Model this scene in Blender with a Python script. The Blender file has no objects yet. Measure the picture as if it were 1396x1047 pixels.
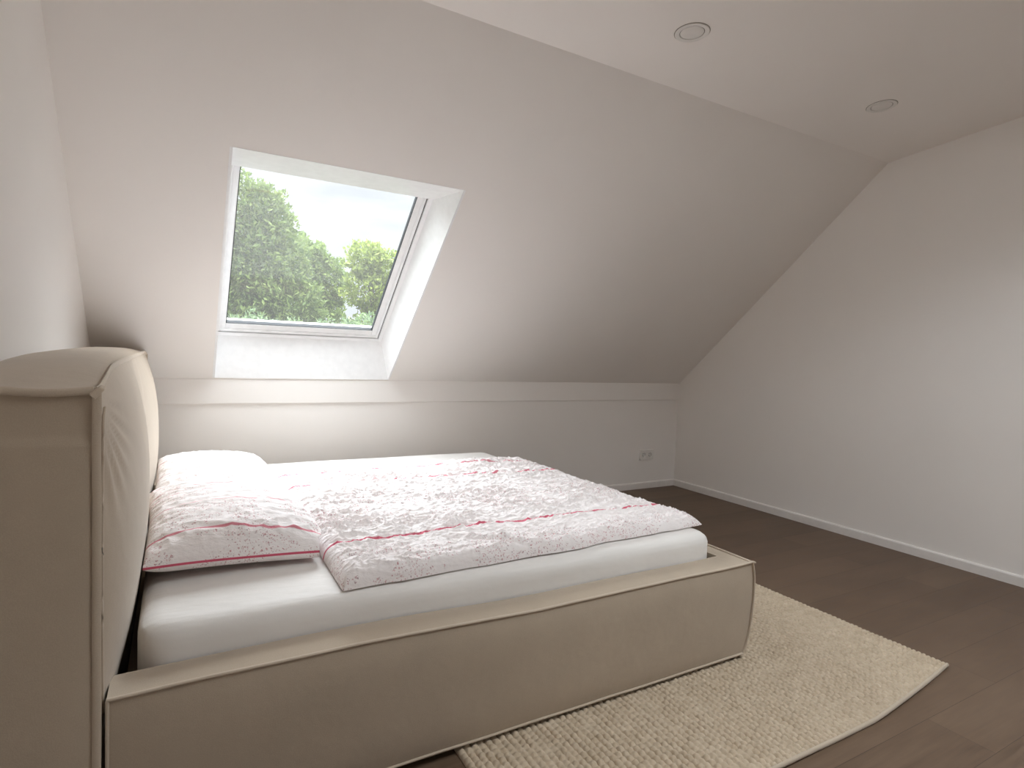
import bpy, bmesh, math, random
import numpy as np
from mathutils import Vector, Matrix

random.seed(7)
rng = np.random.default_rng(7)
scene = bpy.context.scene
COL = scene.collection
PI = math.pi

# ------------------------------------------------------------------ scene helpers
def link(o, parent=None):
    COL.objects.link(o)
    if parent is not None:
        o.parent = parent
    return o

def empty(name, loc=(0, 0, 0), parent=None):
    o = bpy.data.objects.new(name, None)
    o.empty_display_size = 0.1
    o.location = loc
    return link(o, parent)

def tag(o, label, cat, group=None, kind=None):
    o['label'] = label
    o['category'] = cat
    if group:
        o['group'] = group
    if kind:
        o['kind'] = kind
    return o

def structure(o, label=None, cat=None):
    o['kind'] = 'structure'
    if label:
        o['label'] = label
    if cat:
        o['category'] = cat
    return o

def build(name, verts, faces, mat, parent=None, smooth=True, sharp=40, weld=0.0, recalc=True):
    """one mesh object from vertices (world coordinates) and faces"""
    me = bpy.data.meshes.new(name)
    off = world_of(parent)
    v = [tuple(np.asarray(p, float) - off) for p in verts]
    me.from_pydata(v, [], [tuple(int(i) for i in f) for f in faces])
    bm = bmesh.new()
    bm.from_mesh(me)
    if weld > 0:
        bmesh.ops.remove_doubles(bm, verts=bm.verts, dist=weld)
    if recalc:
        bmesh.ops.recalc_face_normals(bm, faces=bm.faces)
    a = math.radians(sharp)
    for f in bm.faces:
        f.smooth = smooth
    if smooth:
        for e in bm.edges:
            if len(e.link_faces) == 2:
                e.smooth = e.calc_face_angle(0) < a
    bm.to_mesh(me)
    bm.free()
    me.materials.append(mat)
    o = bpy.data.objects.new(name, me)
    return link(o, parent)

def world_of(parent):
    off = np.zeros(3)
    p = parent
    while p is not None:
        off += np.array(p.location)
        p = p.parent
    return off

class MB:
    """collects simple shapes for one mesh"""
    def __init__(self):
        self.v, self.f = [], []
    def add(self, vs, fs):
        b = len(self.v)
        self.v += [tuple(p) for p in vs]
        self.f += [tuple(b + i for i in f) for f in fs]
        return self
    def hexa(self, p):     # 8 corners: bottom ring 0-3, top ring 4-7
        return self.add(p, [(3, 2, 1, 0), (4, 5, 6, 7), (0, 1, 5, 4), (1, 2, 6, 5), (2, 3, 7, 6), (3, 0, 4, 7)])
    def box(self, x0, x1, y0, y1, z0, z1):
        return self.hexa([(x0, y0, z0), (x1, y0, z0), (x1, y1, z0), (x0, y1, z0),
                          (x0, y0, z1), (x1, y0, z1), (x1, y1, z1), (x0, y1, z1)])
    def build(self, name, mat, parent=None, **k):
        return build(name, self.v, self.f, mat, parent, **k)

def bevel(o, w, seg=2):
    m = o.modifiers.new('bevel', 'BEVEL')
    m.width = w
    m.segments = seg
    m.limit_method = 'ANGLE'
    m.angle_limit = math.radians(40)
    return o

# ------------------------------------------------------------------ noise (vectorised gradient noise)
PERM = rng.permutation(256)
PERM = np.concatenate([PERM, PERM, PERM])
GA = rng.uniform(0, 2 * PI, 256)
GX, GY = np.cos(GA), np.sin(GA)

def noise2(x, y):
    xi = np.floor(x).astype(int); yi = np.floor(y).astype(int)
    fx = x - xi; fy = y - yi
    u = fx * fx * fx * (fx * (fx * 6 - 15) + 10)
    v = fy * fy * fy * (fy * (fy * 6 - 15) + 10)
    def g(ix, iy, dx, dy):
        h = PERM[(PERM[ix & 255] + iy) & 255]
        return GX[h] * dx + GY[h] * dy
    a = g(xi, yi, fx, fy); b = g(xi + 1, yi, fx - 1, fy)
    c = g(xi, yi + 1, fx, fy - 1); d = g(xi + 1, yi + 1, fx - 1, fy - 1)
    return (a + u * (b - a)) * (1 - v) + (c + u * (d - c)) * v

def ridged(x, y):
    return (1 - np.minimum(np.abs(noise2(x, y)) * 2.2, 1)) ** 2

# ------------------------------------------------------------------ materials
def new_mat(name):
    m = bpy.data.materials.new(name)
    m.use_nodes = True
    nt = m.node_tree
    for n in list(nt.nodes):
        nt.nodes.remove(n)
    out = nt.nodes.new('ShaderNodeOutputMaterial')
    b = nt.nodes.new('ShaderNodeBsdfPrincipled')
    nt.links.new(b.outputs[0], out.inputs[0])
    return m, nt, b

def N(nt, kind, **k):
    n = nt.nodes.new(kind)
    for a, v in k.items():
        setattr(n, a, v)
    return n

def L(nt, a, b):
    nt.links.new(a, b)

def coords(nt, scale=(1, 1, 1), rot=(0, 0, 0)):
    tc = N(nt, 'ShaderNodeTexCoord')
    mp = N(nt, 'ShaderNodeMapping')
    mp.inputs['Scale'].default_value = scale
    mp.inputs['Rotation'].default_value = rot
    L(nt, tc.outputs['Object'], mp.inputs['Vector'])
    return mp.outputs['Vector']

def noise_tex(nt, vec, scale, detail=3, rough=.55):
    n = N(nt, 'ShaderNodeTexNoise')
    n.inputs['Scale'].default_value = scale
    n.inputs['Detail'].default_value = detail
    n.inputs['Roughness'].default_value = rough
    L(nt, vec, n.inputs['Vector'])
    return n.outputs['Fac']

def ramp(nt, fac, stops):
    r = N(nt, 'ShaderNodeValToRGB')
    e = r.color_ramp.elements
    while len(e) < len(stops):
        e.new(.5)
    for k, (p, c) in zip(e, stops):
        k.position = p
        k.color = (c[0], c[1], c[2], 1) if not np.isscalar(c) else (c, c, c, 1)
    L(nt, fac, r.inputs['Fac'])
    return r.outputs['Color']

def math_n(nt, op, a, b=None, clamp=False):
    n = N(nt, 'ShaderNodeMath', operation=op, use_clamp=clamp)
    for i, v in enumerate((a, b)):
        if v is None:
            continue
        if isinstance(v, (int, float)):
            n.inputs[i].default_value = v
        else:
            L(nt, v, n.inputs[i])
    return n.outputs[0]

def mix_rgb(nt, fac, a, b):
    n = N(nt, 'ShaderNodeMix', data_type='RGBA')
    for key, v in ((0, fac), (6, a), (7, b)):
        if isinstance(v, (int, float)):
            n.inputs[key].default_value = v
        elif isinstance(v, (tuple, list)):
            n.inputs[key].default_value = (v[0], v[1], v[2], 1)
        else:
            L(nt, v, n.inputs[key])
    return n.outputs[2]

def bump(nt, b, height, strength, dist):
    n = N(nt, 'ShaderNodeBump')
    n.inputs['Strength'].default_value = strength
    n.inputs['Distance'].default_value = dist
    L(nt, height, n.inputs['Height'])
    L(nt, n.outputs['Normal'], b.inputs['Normal'])
    return n

def plain(name, col, rough=.5, spec=.3):
    m, nt, b = new_mat(name)
    v = coords(nt)
    f = noise_tex(nt, v, 25, 2)
    c = ramp(nt, f, [(.3, tuple(x * .97 for x in col)), (.7, tuple(min(1, x * 1.02) for x in col))])
    L(nt, c, b.inputs['Base Color'])
    b.inputs['Roughness'].default_value = rough
    b.inputs['Specular IOR Level'].default_value = spec
    return m

def wall_paint(name, col, grain=.08):
    m, nt, b = new_mat(name)
    v = coords(nt)
    f = noise_tex(nt, v, 1.7, 3)
    c = ramp(nt, f, [(.25, tuple(x * .985 for x in col)), (.75, tuple(x * 1.01 for x in col))])
    L(nt, c, b.inputs['Base Color'])
    b.inputs['Roughness'].default_value = .85
    b.inputs['Specular IOR Level'].default_value = .2
    g = noise_tex(nt, v, 220, 3, .6)
    bump(nt, b, g, grain, .002)
    return m

WALL = wall_paint('wall_paint', (.852, .818, .785))
CEIL = wall_paint('ceiling_paint', (.90, .862, .828))
WHITE = plain('white_lacquer', (.86, .86, .86), .35, .4)
TRIM = plain('baseboard_lacquer', (.80, .765, .735), .45, .35)
PLASTIC = plain('white_plastic', (.80, .775, .74), .35, .45)
DARK = plain('hole_shade_black', (.02, .02, .02), .6, .2)
RUBBER_SHADE = plain('black_gasket_gap_shade', (.03, .032, .035), .5, .3)
METAL_SHADE = plain('clip_metal_gap_shade', (.25, .22, .18), .35, .5)

# beige upholstery: fine weave with a soft sheen
def upholstery(name, col):
    m, nt, b = new_mat(name)
    v = coords(nt)
    big = noise_tex(nt, v, 5, 3)
    fine = noise_tex(nt, v, 420, 2)
    mixf = math_n(nt, 'ADD', math_n(nt, 'MULTIPLY', big, .5), math_n(nt, 'MULTIPLY', fine, .5))
    c = ramp(nt, mixf, [(.35, tuple(x * .93 for x in col)), (.65, tuple(x * 1.05 for x in col))])
    L(nt, c, b.inputs['Base Color'])
    b.inputs['Roughness'].default_value = .9
    b.inputs['Specular IOR Level'].default_value = .15
    b.inputs['Sheen Weight'].default_value = .25
    b.inputs['Sheen Roughness'].default_value = .5
    soft = noise_tex(nt, v, 14, 2)
    h = math_n(nt, 'ADD', math_n(nt, 'MULTIPLY', fine, .15), math_n(nt, 'MULTIPLY', soft, 1.0))
    bump(nt, b, h, .25, .008)
    return m

FABRIC = upholstery('beige_velvet', (.435, .358, .275))
WELT = upholstery('beige_welt', (.50, .42, .33))

# bed sheet: smooth off white jersey
def sheet_mat():
    m, nt, b = new_mat('white_sheet')
    v = coords(nt)
    f = noise_tex(nt, v, 3, 2)
    L(nt, ramp(nt, f, [(.3, (.74, .715, .685)), (.7, (.79, .765, .735))]), b.inputs['Base Color'])
    b.inputs['Roughness'].default_value = .75
    b.inputs['Specular IOR Level'].default_value = .2
    b.inputs['Sheen Weight'].default_value = .15
    w = coords(nt, (2.2, 7, 4), (0, 0, .35))
    r = noise_tex(nt, w, 2.2, 3, .5)
    fine = noise_tex(nt, v, 300, 2)
    h = math_n(nt, 'ADD', r, math_n(nt, 'MULTIPLY', fine, .03))
    bump(nt, b, h, .35, .02)
    return m
SHEET = sheet_mat()

# floral bedding: off white, fine red stripes along x, scattered small red and mauve sprigs in bands
def bedding(name, stripes, bands, front=None):
    m, nt, b = new_mat(name)
    tc = N(nt, 'ShaderNodeTexCoord')
    sp = N(nt, 'ShaderNodeSeparateXYZ')
    L(nt, tc.outputs['Object'], sp.inputs[0])
    y = sp.outputs['Y']
    wob = math_n(nt, 'MULTIPLY', math_n(nt, 'SUBTRACT', noise_tex(nt, tc.outputs['Object'], 2.2, 1), .5), .07)
    yy = math_n(nt, 'ADD', y, wob)
    stripe = None
    for s, wgt, hw in stripes:
        d = math_n(nt, 'ABSOLUTE', math_n(nt, 'SUBTRACT', yy, s))
        k = math_n(nt, 'MULTIPLY', math_n(nt, 'SUBTRACT', 1.0, math_n(nt, 'DIVIDE', d, hw), True), 3.0, True)
        k = math_n(nt, 'MULTIPLY', k, wgt)
        stripe = k if stripe is None else math_n(nt, 'MAXIMUM', stripe, k)
    if front:      # the stripe that runs low along the near flank of a pillow
        z0_, dz_, hw_, ymax = front
        zz = math_n(nt, 'ADD', sp.outputs['Z'], math_n(nt, 'MULTIPLY', sp.outputs['X'], dz_))
        zz = math_n(nt, 'ADD', zz, math_n(nt, 'MULTIPLY', wob, .1))
        d = math_n(nt, 'ABSOLUTE', math_n(nt, 'SUBTRACT', zz, z0_))
        k = math_n(nt, 'MULTIPLY', math_n(nt, 'SUBTRACT', 1.0, math_n(nt, 'DIVIDE', d, hw_), True), 3.0, True)
        k = math_n(nt, 'MULTIPLY', k, math_n(nt, 'LESS_THAN', y, ymax))
        stripe = math_n(nt, 'MAXIMUM', stripe, k)
    band = None
    for c0, w, s in bands:
        d = math_n(nt, 'ABSOLUTE', math_n(nt, 'SUBTRACT', y, c0))
        k = math_n(nt, 'MULTIPLY', math_n(nt, 'SUBTRACT', 1.0, math_n(nt, 'DIVIDE', d, w), True), s, True)
        band = k if band is None else math_n(nt, 'MAXIMUM', band, k)
    def sprigs(scale, thr, seed):
        mp = N(nt, 'ShaderNodeMapping')
        mp.inputs['Location'].default_value = (seed, seed * .7, 0)
        mp.inputs['Scale'].default_value = (1, 1, 1)
        L(nt, tc.outputs['Object'], mp.inputs['Vector'])
        wn = N(nt, 'ShaderNodeTexNoise')
        wn.inputs['Scale'].default_value = scale * 1.6
        L(nt, mp.outputs[0], wn.inputs['Vector'])
        mv = N(nt, 'ShaderNodeVectorMath', operation='MULTIPLY_ADD')
        L(nt, wn.outputs['Color'], mv.inputs[0])
        mv.inputs[1].default_value = (.012, .012, .012)
        L(nt, mp.outputs[0], mv.inputs[2])
        vo = N(nt, 'ShaderNodeTexVoronoi')
        vo.inputs['Scale'].default_value = scale
        L(nt, mv.outputs[0], vo.inputs['Vector'])
        near = math_n(nt, 'LESS_THAN', vo.outputs['Distance'], thr)
        sc = N(nt, 'ShaderNodeSeparateColor')
        L(nt, vo.outputs['Color'], sc.inputs[0])
        keep = math_n(nt, 'LESS_THAN', sc.outputs[0], .55)
        return math_n(nt, 'MULTIPLY', near, keep), sc.outputs[1]
    s1, c1 = sprigs(150, .34, 1.3)
    s2, c2 = sprigs(78, .25, 4.1)
    clus = math_n(nt, 'GREATER_THAN', noise_tex(nt, tc.outputs['Object'], 9, 2), .47)
    pat = math_n(nt, 'MULTIPLY', math_n(nt, 'MULTIPLY', math_n(nt, 'MAXIMUM', s1, s2), clus), band)
    base = ramp(nt, noise_tex(nt, tc.outputs['Object'], 6, 3), [(.3, (.85, .795, .785)), (.7, (.88, .84, .83))])
    pcol = ramp(nt, c1, [(.15, (.42, .10, .12)), (.5, (.60, .28, .30)), (.85, (.34, .22, .24))])
    col = mix_rgb(nt, math_n(nt, 'MULTIPLY', pat, .68), base, pcol)
    col = mix_rgb(nt, stripe, col, (.60, .10, .16))
    L(nt, col, b.inputs['Base Color'])
    b.inputs['Roughness'].default_value = .85
    b.inputs['Specular IOR Level'].default_value = .15
    b.inputs['Sheen Weight'].default_value = .1
    v = coords(nt, (6, 14, 10))
    h1 = noise_tex(nt, v, 3.2, 4, .6)
    bump(nt, b, h1, .65, .010)
    return m

# wood floor: dark oak planks running along x
def floor_mat():
    m, nt, b = new_mat('oak_planks')
    tc = N(nt, 'ShaderNodeTexCoord')
    br = N(nt, 'ShaderNodeTexBrick')
    br.offset = .37
    br.inputs['Scale'].default_value = 1
    br.inputs['Brick Width'].default_value = 1.38
    br.inputs['Row Height'].default_value = .195
    br.inputs['Mortar Size'].default_value = .0012
    br.inputs['Mortar Smooth'].default_value = .2
    br.inputs['Color1'].default_value = (.2, .2, .2, 1)
    br.inputs['Color2'].default_value = (.8, .8, .8, 1)
    br.inputs['Mortar'].default_value = (0, 0, 0, 1)
    L(nt, tc.outputs['Object'], br.inputs['Vector'])
    grain_v = coords(nt, (1.6, 26, 1))
    g = noise_tex(nt, grain_v, 2.4, 6, .65)
    blot = noise_tex(nt, coords(nt, (1, 3, 1)), 2.0, 3)
    f = math_n(nt, 'ADD', math_n(nt, 'MULTIPLY', g, .55),
               math_n(nt, 'ADD', math_n(nt, 'MULTIPLY', br.outputs['Color'], .22), math_n(nt, 'MULTIPLY', blot, .3)))
    c = ramp(nt, f, [(.3, (.084, .052, .033)), (.55, (.139, .091, .059)), (.8, (.190, .130, .087))])
    c = mix_rgb(nt, math_n(nt, 'MULTIPLY', br.outputs['Fac'], .55), c, (.05, .034, .024))
    L(nt, c, b.inputs['Base Color'])
    L(nt, ramp(nt, g, [(.3, .42), (.7, .56)]), b.inputs['Roughness'])
    b.inputs['Specular IOR Level'].default_value = .35
    h = math_n(nt, 'SUBTRACT', math_n(nt, 'MULTIPLY', g, .25), br.outputs['Fac'])
    bump(nt, b, h, .25, .003)
    return m

def rug_mat():
    m, nt, b = new_mat('braided_wool')
    v = coords(nt)
    big = noise_tex(nt, v, 30, 3)
    c = ramp(nt, big, [(.3, (.47, .38, .275)), (.7, (.57, .475, .36))])
    L(nt, c, b.inputs['Base Color'])
    b.inputs['Roughness'].default_value = .95
    b.inputs['Specular IOR Level'].default_value = .1
    b.inputs['Sheen Weight'].default_value = .15
    bump(nt, b, noise_tex(nt, v, 500, 3), .3, .003)
    return m

def glass_mat():
    m = bpy.data.materials.new('window_glass')
    m.use_nodes = True
    nt = m.node_tree
    for n in list(nt.nodes):
        nt.nodes.remove(n)
    out = N(nt, 'ShaderNodeOutputMaterial')
    tr = N(nt, 'ShaderNodeBsdfTransparent')
    tr.inputs['Color'].default_value = (.96, .975, .97, 1)
    gl = N(nt, 'ShaderNodeBsdfGlossy')
    gl.inputs['Roughness'].default_value = .02
    lw = N(nt, 'ShaderNodeLayerWeight')
    lw.inputs['Blend'].default_value = .5
    fac = math_n(nt, 'ADD', math_n(nt, 'MULTIPLY', math_n(nt, 'POWER', lw.outputs['Facing'], 5.0), .9), .035)
    mx = N(nt, 'ShaderNodeMixShader')
    L(nt, fac, mx.inputs[0])
    L(nt, tr.outputs[0], mx.inputs[1])
    L(nt, gl.outputs[0], mx.inputs[2])
    du = N(nt, 'ShaderNodeBsdfTranslucent')       # pale veil mixed into the pane to imitate haze over the view
    du.inputs['Color'].default_value = (1, .99, .93, 1)
    m2 = N(nt, 'ShaderNodeMixShader')
    m2.inputs[0].default_value = .0120
    L(nt, mx.outputs[0], m2.inputs[1])
    L(nt, du.outputs[0], m2.inputs[2])
    L(nt, m2.outputs[0], out.inputs[0])
    return m

def leaf_mat(name, a, bcol, c3):
    m, nt, b = new_mat(name)
    geo = N(nt, 'ShaderNodeNewGeometry')
    f = geo.outputs['Random Per Island']
    L(nt, ramp(nt, f, [(.1, a), (.55, bcol), (.95, c3)]), b.inputs['Base Color'])
    b.inputs['Roughness'].default_value = .6
    b.inputs['Specular IOR Level'].default_value = .2
    out = [n for n in nt.nodes if n.type == 'OUTPUT_MATERIAL'][0]
    tl = N(nt, 'ShaderNodeBsdfTranslucent')
    L(nt, b.inputs['Base Color'].links[0].from_socket, tl.inputs['Color'])
    mx = N(nt, 'ShaderNodeMixShader')
    mx.inputs[0].default_value = .35
    L(nt, b.outputs[0], mx.inputs[1])
    L(nt, tl.outputs[0], mx.inputs[2])
    L(nt, mx.outputs[0], out.inputs[0])
    return m

# ------------------------------------------------------------------ camera
f_px = 803.44
yaw, pit, roll = math.radians(29.7442), math.radians(-3.0278), math.radians(2.1968)
fwd = Vector((math.sin(yaw) * math.cos(pit), math.cos(yaw) * math.cos(pit), math.sin(pit)))
right = Vector((math.cos(yaw), -math.sin(yaw), 0))
up = right.cross(fwd)
r2 = math.cos(roll) * right + math.sin(roll) * up
u2 = -math.sin(roll) * right + math.cos(roll) * up
cd = bpy.data.cameras.new('camera')
cd.sensor_width = 36
cd.sensor_fit = 'HORIZONTAL'
cd.lens = f_px / 1396 * 36
cd.clip_start = .02
cd.clip_end = 500
cam = bpy.data.objects.new('camera', cd)
Mw = Matrix((r2, u2, -fwd)).transposed().to_4x4()
Mw.translation = Vector((0, 0, 1.2))
cam.matrix_world = Mw
COL.objects.link(cam)
scene.camera = cam

# ------------------------------------------------------------------ room
XL, XR = -0.40, 4.136
YK, YB = 4.058, -2.35
ZK, ZC, YC = 0.97, 2.564, 2.283
YR, ZR = -.62, 2.70                                  # where the rear roof slope meets the ceiling
TH = .2
SL = math.atan2(ZC - ZK, YK - YC)                    # pitch of the roof slope
SN = np.array([0, math.sin(SL), math.cos(SL)])       # outward normal of the slope
SU = np.array([0, -math.cos(SL), math.sin(SL)])      # up the slope
S0 = np.array([0, YK - .008, ZK])                    # foot of the slope

def sp(x, s, d=0.0):
    """point on the slope: x, distance s up the slope, d outwards"""
    return S0 + np.array([x, 0, 0]) + SU * s + SN * d
SLEN = (ZC - ZK) / math.sin(SL)

fl = MB().box(XL - TH, XR + TH, YB - TH, YK + TH, -.2, 0).build('floor', floor_mat(), smooth=False)
structure(fl, 'dark oak plank floor of the attic bedroom')

# knee wall under the slope
structure(MB().box(XL - TH, XR + TH, YK, YK + TH, 0, ZK).build('wall_knee', WALL, smooth=False), 'low knee wall under the sloping roof')
# gable walls: right and left, cut to the roof outline
def gable(name, x0, x1, zt):
    prof = [(YB - TH, 0), (YK + TH, 0), (YK + TH, ZK - .15), (YC, ZC + .45), (.9, zt), (YR, zt), (YB - TH, ZK - .15)]
    v = [(x0, y, z) for y, z in prof] + [(x1, y, z) for y, z in prof]
    n = len(prof)
    f = [tuple(range(n)), tuple(range(2 * n - 1, n - 1, -1))] + [(i, (i + 1) % n, n + (i + 1) % n, n + i) for i in range(n)]
    return structure(build(name, v, f, WALL, smooth=False))
w = gable('wall_right', XR, XR + TH, 3.1); w['label'] = 'plain white gable wall on the right'
w = gable('wall_left', XL - TH, XL, 3.1); w['label'] = 'white gable wall behind the headboard'
structure(MB().box(XL - TH, XR + TH, YB - TH, YB, 0, ZK).build('wall_back', WALL, smooth=False), 'rear knee wall behind the viewer')

# flat ceiling, lifting a little towards the right gable away from the eaves
ZT = 2.84
def ceil_z(x, y):
    t = min(max((x - 1.4) / (XR - 1.4), 0), 1)
    k = .012 + .093 * t
    d = YC - y
    d = d if d < 1.1 else 1.1 + .25 * (1 - math.exp(-(d - 1.1) / .25))
    return ZC + k * d
cv, cf = [], []
RL = (1.42, 2.95, -.36, .94)        # unseen rooflight added to brighten the room: x0, x1, y0, y1
xs = np.concatenate([np.linspace(XL - .05, RL[0], 11), np.linspace(RL[0], RL[1], 9)[1:], np.linspace(RL[1], XR + .05, 5)[1:]])
ys = np.concatenate([np.linspace(YC, RL[3], 16), [.5, 0, RL[2]], [YR - .06]])
for y in ys:
    for x in xs:
        cv.append((x, y, ceil_z(x, y)))
nb = len(cv)
for y in ys:
    for x in xs:
        cv.append((x, y, ZT))
nx, ny = len(xs), len(ys)
def is_open(i, j):
    return 0 <= i < nx - 1 and 0 <= j < ny - 1 and RL[0] - 1e-6 <= xs[i] and xs[i + 1] <= RL[1] + 1e-6 and ys[j] <= RL[3] + 1e-6 and ys[j + 1] >= RL[2] - 1e-6
def solid(i, j):
    return 0 <= i < nx - 1 and 0 <= j < ny - 1 and not is_open(i, j)
for j in range(ny - 1):
    for i in range(nx - 1):
        if not solid(i, j):
            continue
        a = j * nx + i
        c = [a, a + 1, a + nx + 1, a + nx]
        cf.append(tuple(c))
        cf.append(tuple(nb + k for k in reversed(c)))
        for (di, dj, k0, k1) in ((0, -1, c[0], c[1]), (1, 0, c[1], c[2]), (0, 1, c[2], c[3]), (-1, 0, c[3], c[0])):
            if not solid(i + di, j + dj):
                cf.append((k0, nb + k0, nb + k1, k1))
structure(build('ceiling', cv, cf, CEIL), 'flat white ceiling above the slope')

# roof slope with the opening for the skylight
WX0, WX1 = .206, 1.300             # opening in the slope
WS0, WS1 = .012, (2.039 - ZK) / math.sin(SL)
DEP = .195                         # depth of the reveal, square to the slope
# the reveal narrows towards the frame: level head, plumb foot
FX0, FX1 = .198, 1.243
FS0 = WS0 + DEP / math.tan(PI / 2 - SL)          # plumb foot
FS1 = WS1 - DEP / math.tan(SL)                   # level head
RT = .30                           # roof thickness
m = MB()
def slab(x0, x1, s0, s1, ox0=None, ox1=None, os0=None, os1=None):
    ox0 = x0 if ox0 is None else ox0; ox1 = x1 if ox1 is None else ox1
    os0 = s0 if os0 is None else os0; os1 = s1 if os1 is None else os1
    m.hexa([sp(x0, s0), sp(x1, s0), sp(x1, s1), sp(x0, s1),
            sp(ox0, os0, RT), sp(ox1, os0, RT), sp(ox1, os1, RT), sp(ox0, os1, RT)])
E1 = RT / math.tan(SL)
HX0, HX1, HS0, HS1 = .12, 1.34, FS0 - .12, FS1 + .19   # rough hole outside
SE = SLEN + .12
slab(XL - TH, WX0, 0, SE, XL - TH, HX0)
slab(WX1, XR + TH, 0, SE, HX1, XR + TH)
slab(WX0, WX1, WS1, SE, HX0, HX1, HS1, SE)
slab(WX0, WX1, 0, WS0, HX0, HX1, -.1, HS0)
structure(m.build('wall_slope', WALL, smooth=False), 'sloping white attic wall around the skylight')

# the rear roof slope behind the viewer, closed
RSL = math.atan2(ZR - ZK, YR - YB)
RSN = np.array([0, -math.sin(RSL), math.cos(RSL)])
RSU = np.array([0, math.cos(RSL), math.sin(RSL)])
def rp(x, s, d=0.0):
    return np.array([x, YB, ZK]) + RSU * s + RSN * d
RLEN = (ZR - ZK) / math.sin(RSL)
REAR = []
RS0, RS1 = .75, 2.15
m = MB()
def rslab(x0, x1, s0, s1):
    m.hexa([rp(x0, s0), rp(x1, s0), rp(x1, s1), rp(x0, s1), rp(x0, s0, .22), rp(x1, s0, .22), rp(x1, s1, .22), rp(x0, s1, .22)])
edges = [XL - TH] + [q for wnd in REAR for q in wnd] + [XR + TH]
for i in range(0, len(edges), 2):
    rslab(edges[i], edges[i + 1], 0, RLEN + .12)
for x0, x1 in REAR:
    rslab(x0, x1, 0, RS0)
    rslab(x0, x1, RS1, RLEN + .12)
structure(m.build('wall_rear_slope', WALL, smooth=False), 'rear roof slope behind the viewer')
GLASS = glass_mat()
for k, (x0, x1) in enumerate(REAR):
    e = structure(empty('window_%d' % (k + 2), tuple(rp((x0 + x1) / 2, (RS0 + RS1) / 2, .15))), 'rear roof window behind the viewer')
    fm = MB()
    for (a0, a1, b0, b1) in ((x0, x0 + .07, RS0, RS1), (x1 - .07, x1, RS0, RS1), (x0 + .07, x1 - .07, RS0, RS0 + .07), (x0 + .07, x1 - .07, RS1 - .07, RS1)):
        fm.hexa([rp(a0, b0, .13), rp(a1, b0, .13), rp(a1, b1, .13), rp(a0, b1, .13), rp(a0, b0, .21), rp(a1, b0, .21), rp(a1, b1, .21), rp(a0, b1, .21)])
    fm.build('window_frame', WHITE, e, smooth=False)
    g = MB()
    a0, a1, b0, b1 = x0 + .07, x1 - .07, RS0 + .07, RS1 - .07
    g.hexa([rp(a0, b0, .165), rp(a1, b0, .165), rp(a1, b1, .165), rp(a0, b1, .165), rp(a0, b0, .171), rp(a1, b0, .171), rp(a1, b1, .171), rp(a0, b1, .171)])
    g.build('glass_pane', GLASS, e, smooth=False)

# unseen rooflight, added in the ceiling behind the viewer to brighten the room
rl = structure(empty('window_2', ((RL[0] + RL[1]) / 2, (RL[2] + RL[3]) / 2, ZT)), 'unseen rooflight added in the ceiling behind the viewer to brighten the room')
fm = MB()
for (a0, a1, b0, b1) in ((RL[0] - .05, RL[0] + .03, RL[2] - .05, RL[3] + .05), (RL[1] - .03, RL[1] + .05, RL[2] - .05, RL[3] + .05),
                         (RL[0] + .03, RL[1] - .03, RL[2] - .05, RL[2] + .03), (RL[0] + .03, RL[1] - .03, RL[3] - .03, RL[3] + .05)):
    fm.box(a0, a1, b0, b1, ZT, ZT + .06)
fm.build('window_frame', WHITE, rl, smooth=False)
MB().box(RL[0] + .03, RL[1] - .03, RL[2] + .03, RL[3] - .03, ZT + .03, ZT + .036).build('glass_pane', GLASS, rl, smooth=False)

# fascia strip along the head of the knee wall
structure(bevel(MB().box(XL, XR, YK - .011, YK + .01, .816, ZK + .0).build('trim_1', WALL, smooth=False), .003), 'shallow boxed strip along the top of the knee wall')

# baseboards: 6 cm, eased top edge
def baseboard(name, p0, p1, inward):
    d = np.array(p1, float) - np.array(p0, float)
    n = np.array(inward, float)
    prof = [(0, 0), (.016, 0), (.016, .050), (.013, .056), (.006, .060), (0, .060)]
    v = [np.append(np.array(p0) + n * a, z) for a, z in prof] + [np.append(np.array(p1) + n * a, z) for a, z in prof]
    k = len(prof)
    f = [tuple(range(k)), tuple(range(2 * k - 1, k - 1, -1))] + [(i, (i + 1) % k, k + (i + 1) % k, k + i) for i in range(k)]
    structure(build(name, v, f, TRIM, sharp=25), 'low white baseboard')
baseboard('baseboard_knee', (XL, YK), (XR, YK), (0, -1))
baseboard('baseboard_right', (XR, YB), (XR, YK - .016), (-1, 0))
baseboard('baseboard_left', (XL, YB), (XL, YK - .016), (1, 0))
baseboard('baseboard_back', (XL + .016, YB), (XR - .016, YB), (0, 1))

# ------------------------------------------------------------------ skylight
win = empty('window_1', tuple(sp((WX0 + WX1) / 2, (WS0 + WS1) / 2)))
structure(win, 'white framed roof skylight looking onto trees')
# white lining of the reveal (thin boards)
def board(a, b, c, d, nrm, t=.012):
    n = np.array(nrm, float) * t
    return MB().hexa([a, b, c, d, a + n, b + n, c + n, d + n])
lin = MB()
A0, A1, A2, A3 = sp(WX0, WS0), sp(WX1, WS0), sp(WX1, WS1), sp(WX0, WS1)
B0, B1, B2, B3 = sp(FX0, FS0, DEP), sp(FX1, FS0, DEP), sp(FX1, FS1, DEP), sp(FX0, FS1, DEP)
q = .0015
for (a, b, c, d, nrm) in ((A0, A1, B1, B0, (0, 1, 0)), (A1, A2, B2, B1, (1, 0, 0)), (A2, A3, B3, B2, (0, 0, 1)), (A3, A0, B0, B3, (-1, 0, 0))):
    n = np.array(nrm, float)
    t = .012
    lin.hexa([a - SN * .001, b - SN * .001, c, d, a - SN * .001 + n * t, b - SN * .001 + n * t, c + n * t, d + n * t])
lin.build('reveal_lining', WHITE, win, smooth=False)

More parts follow.
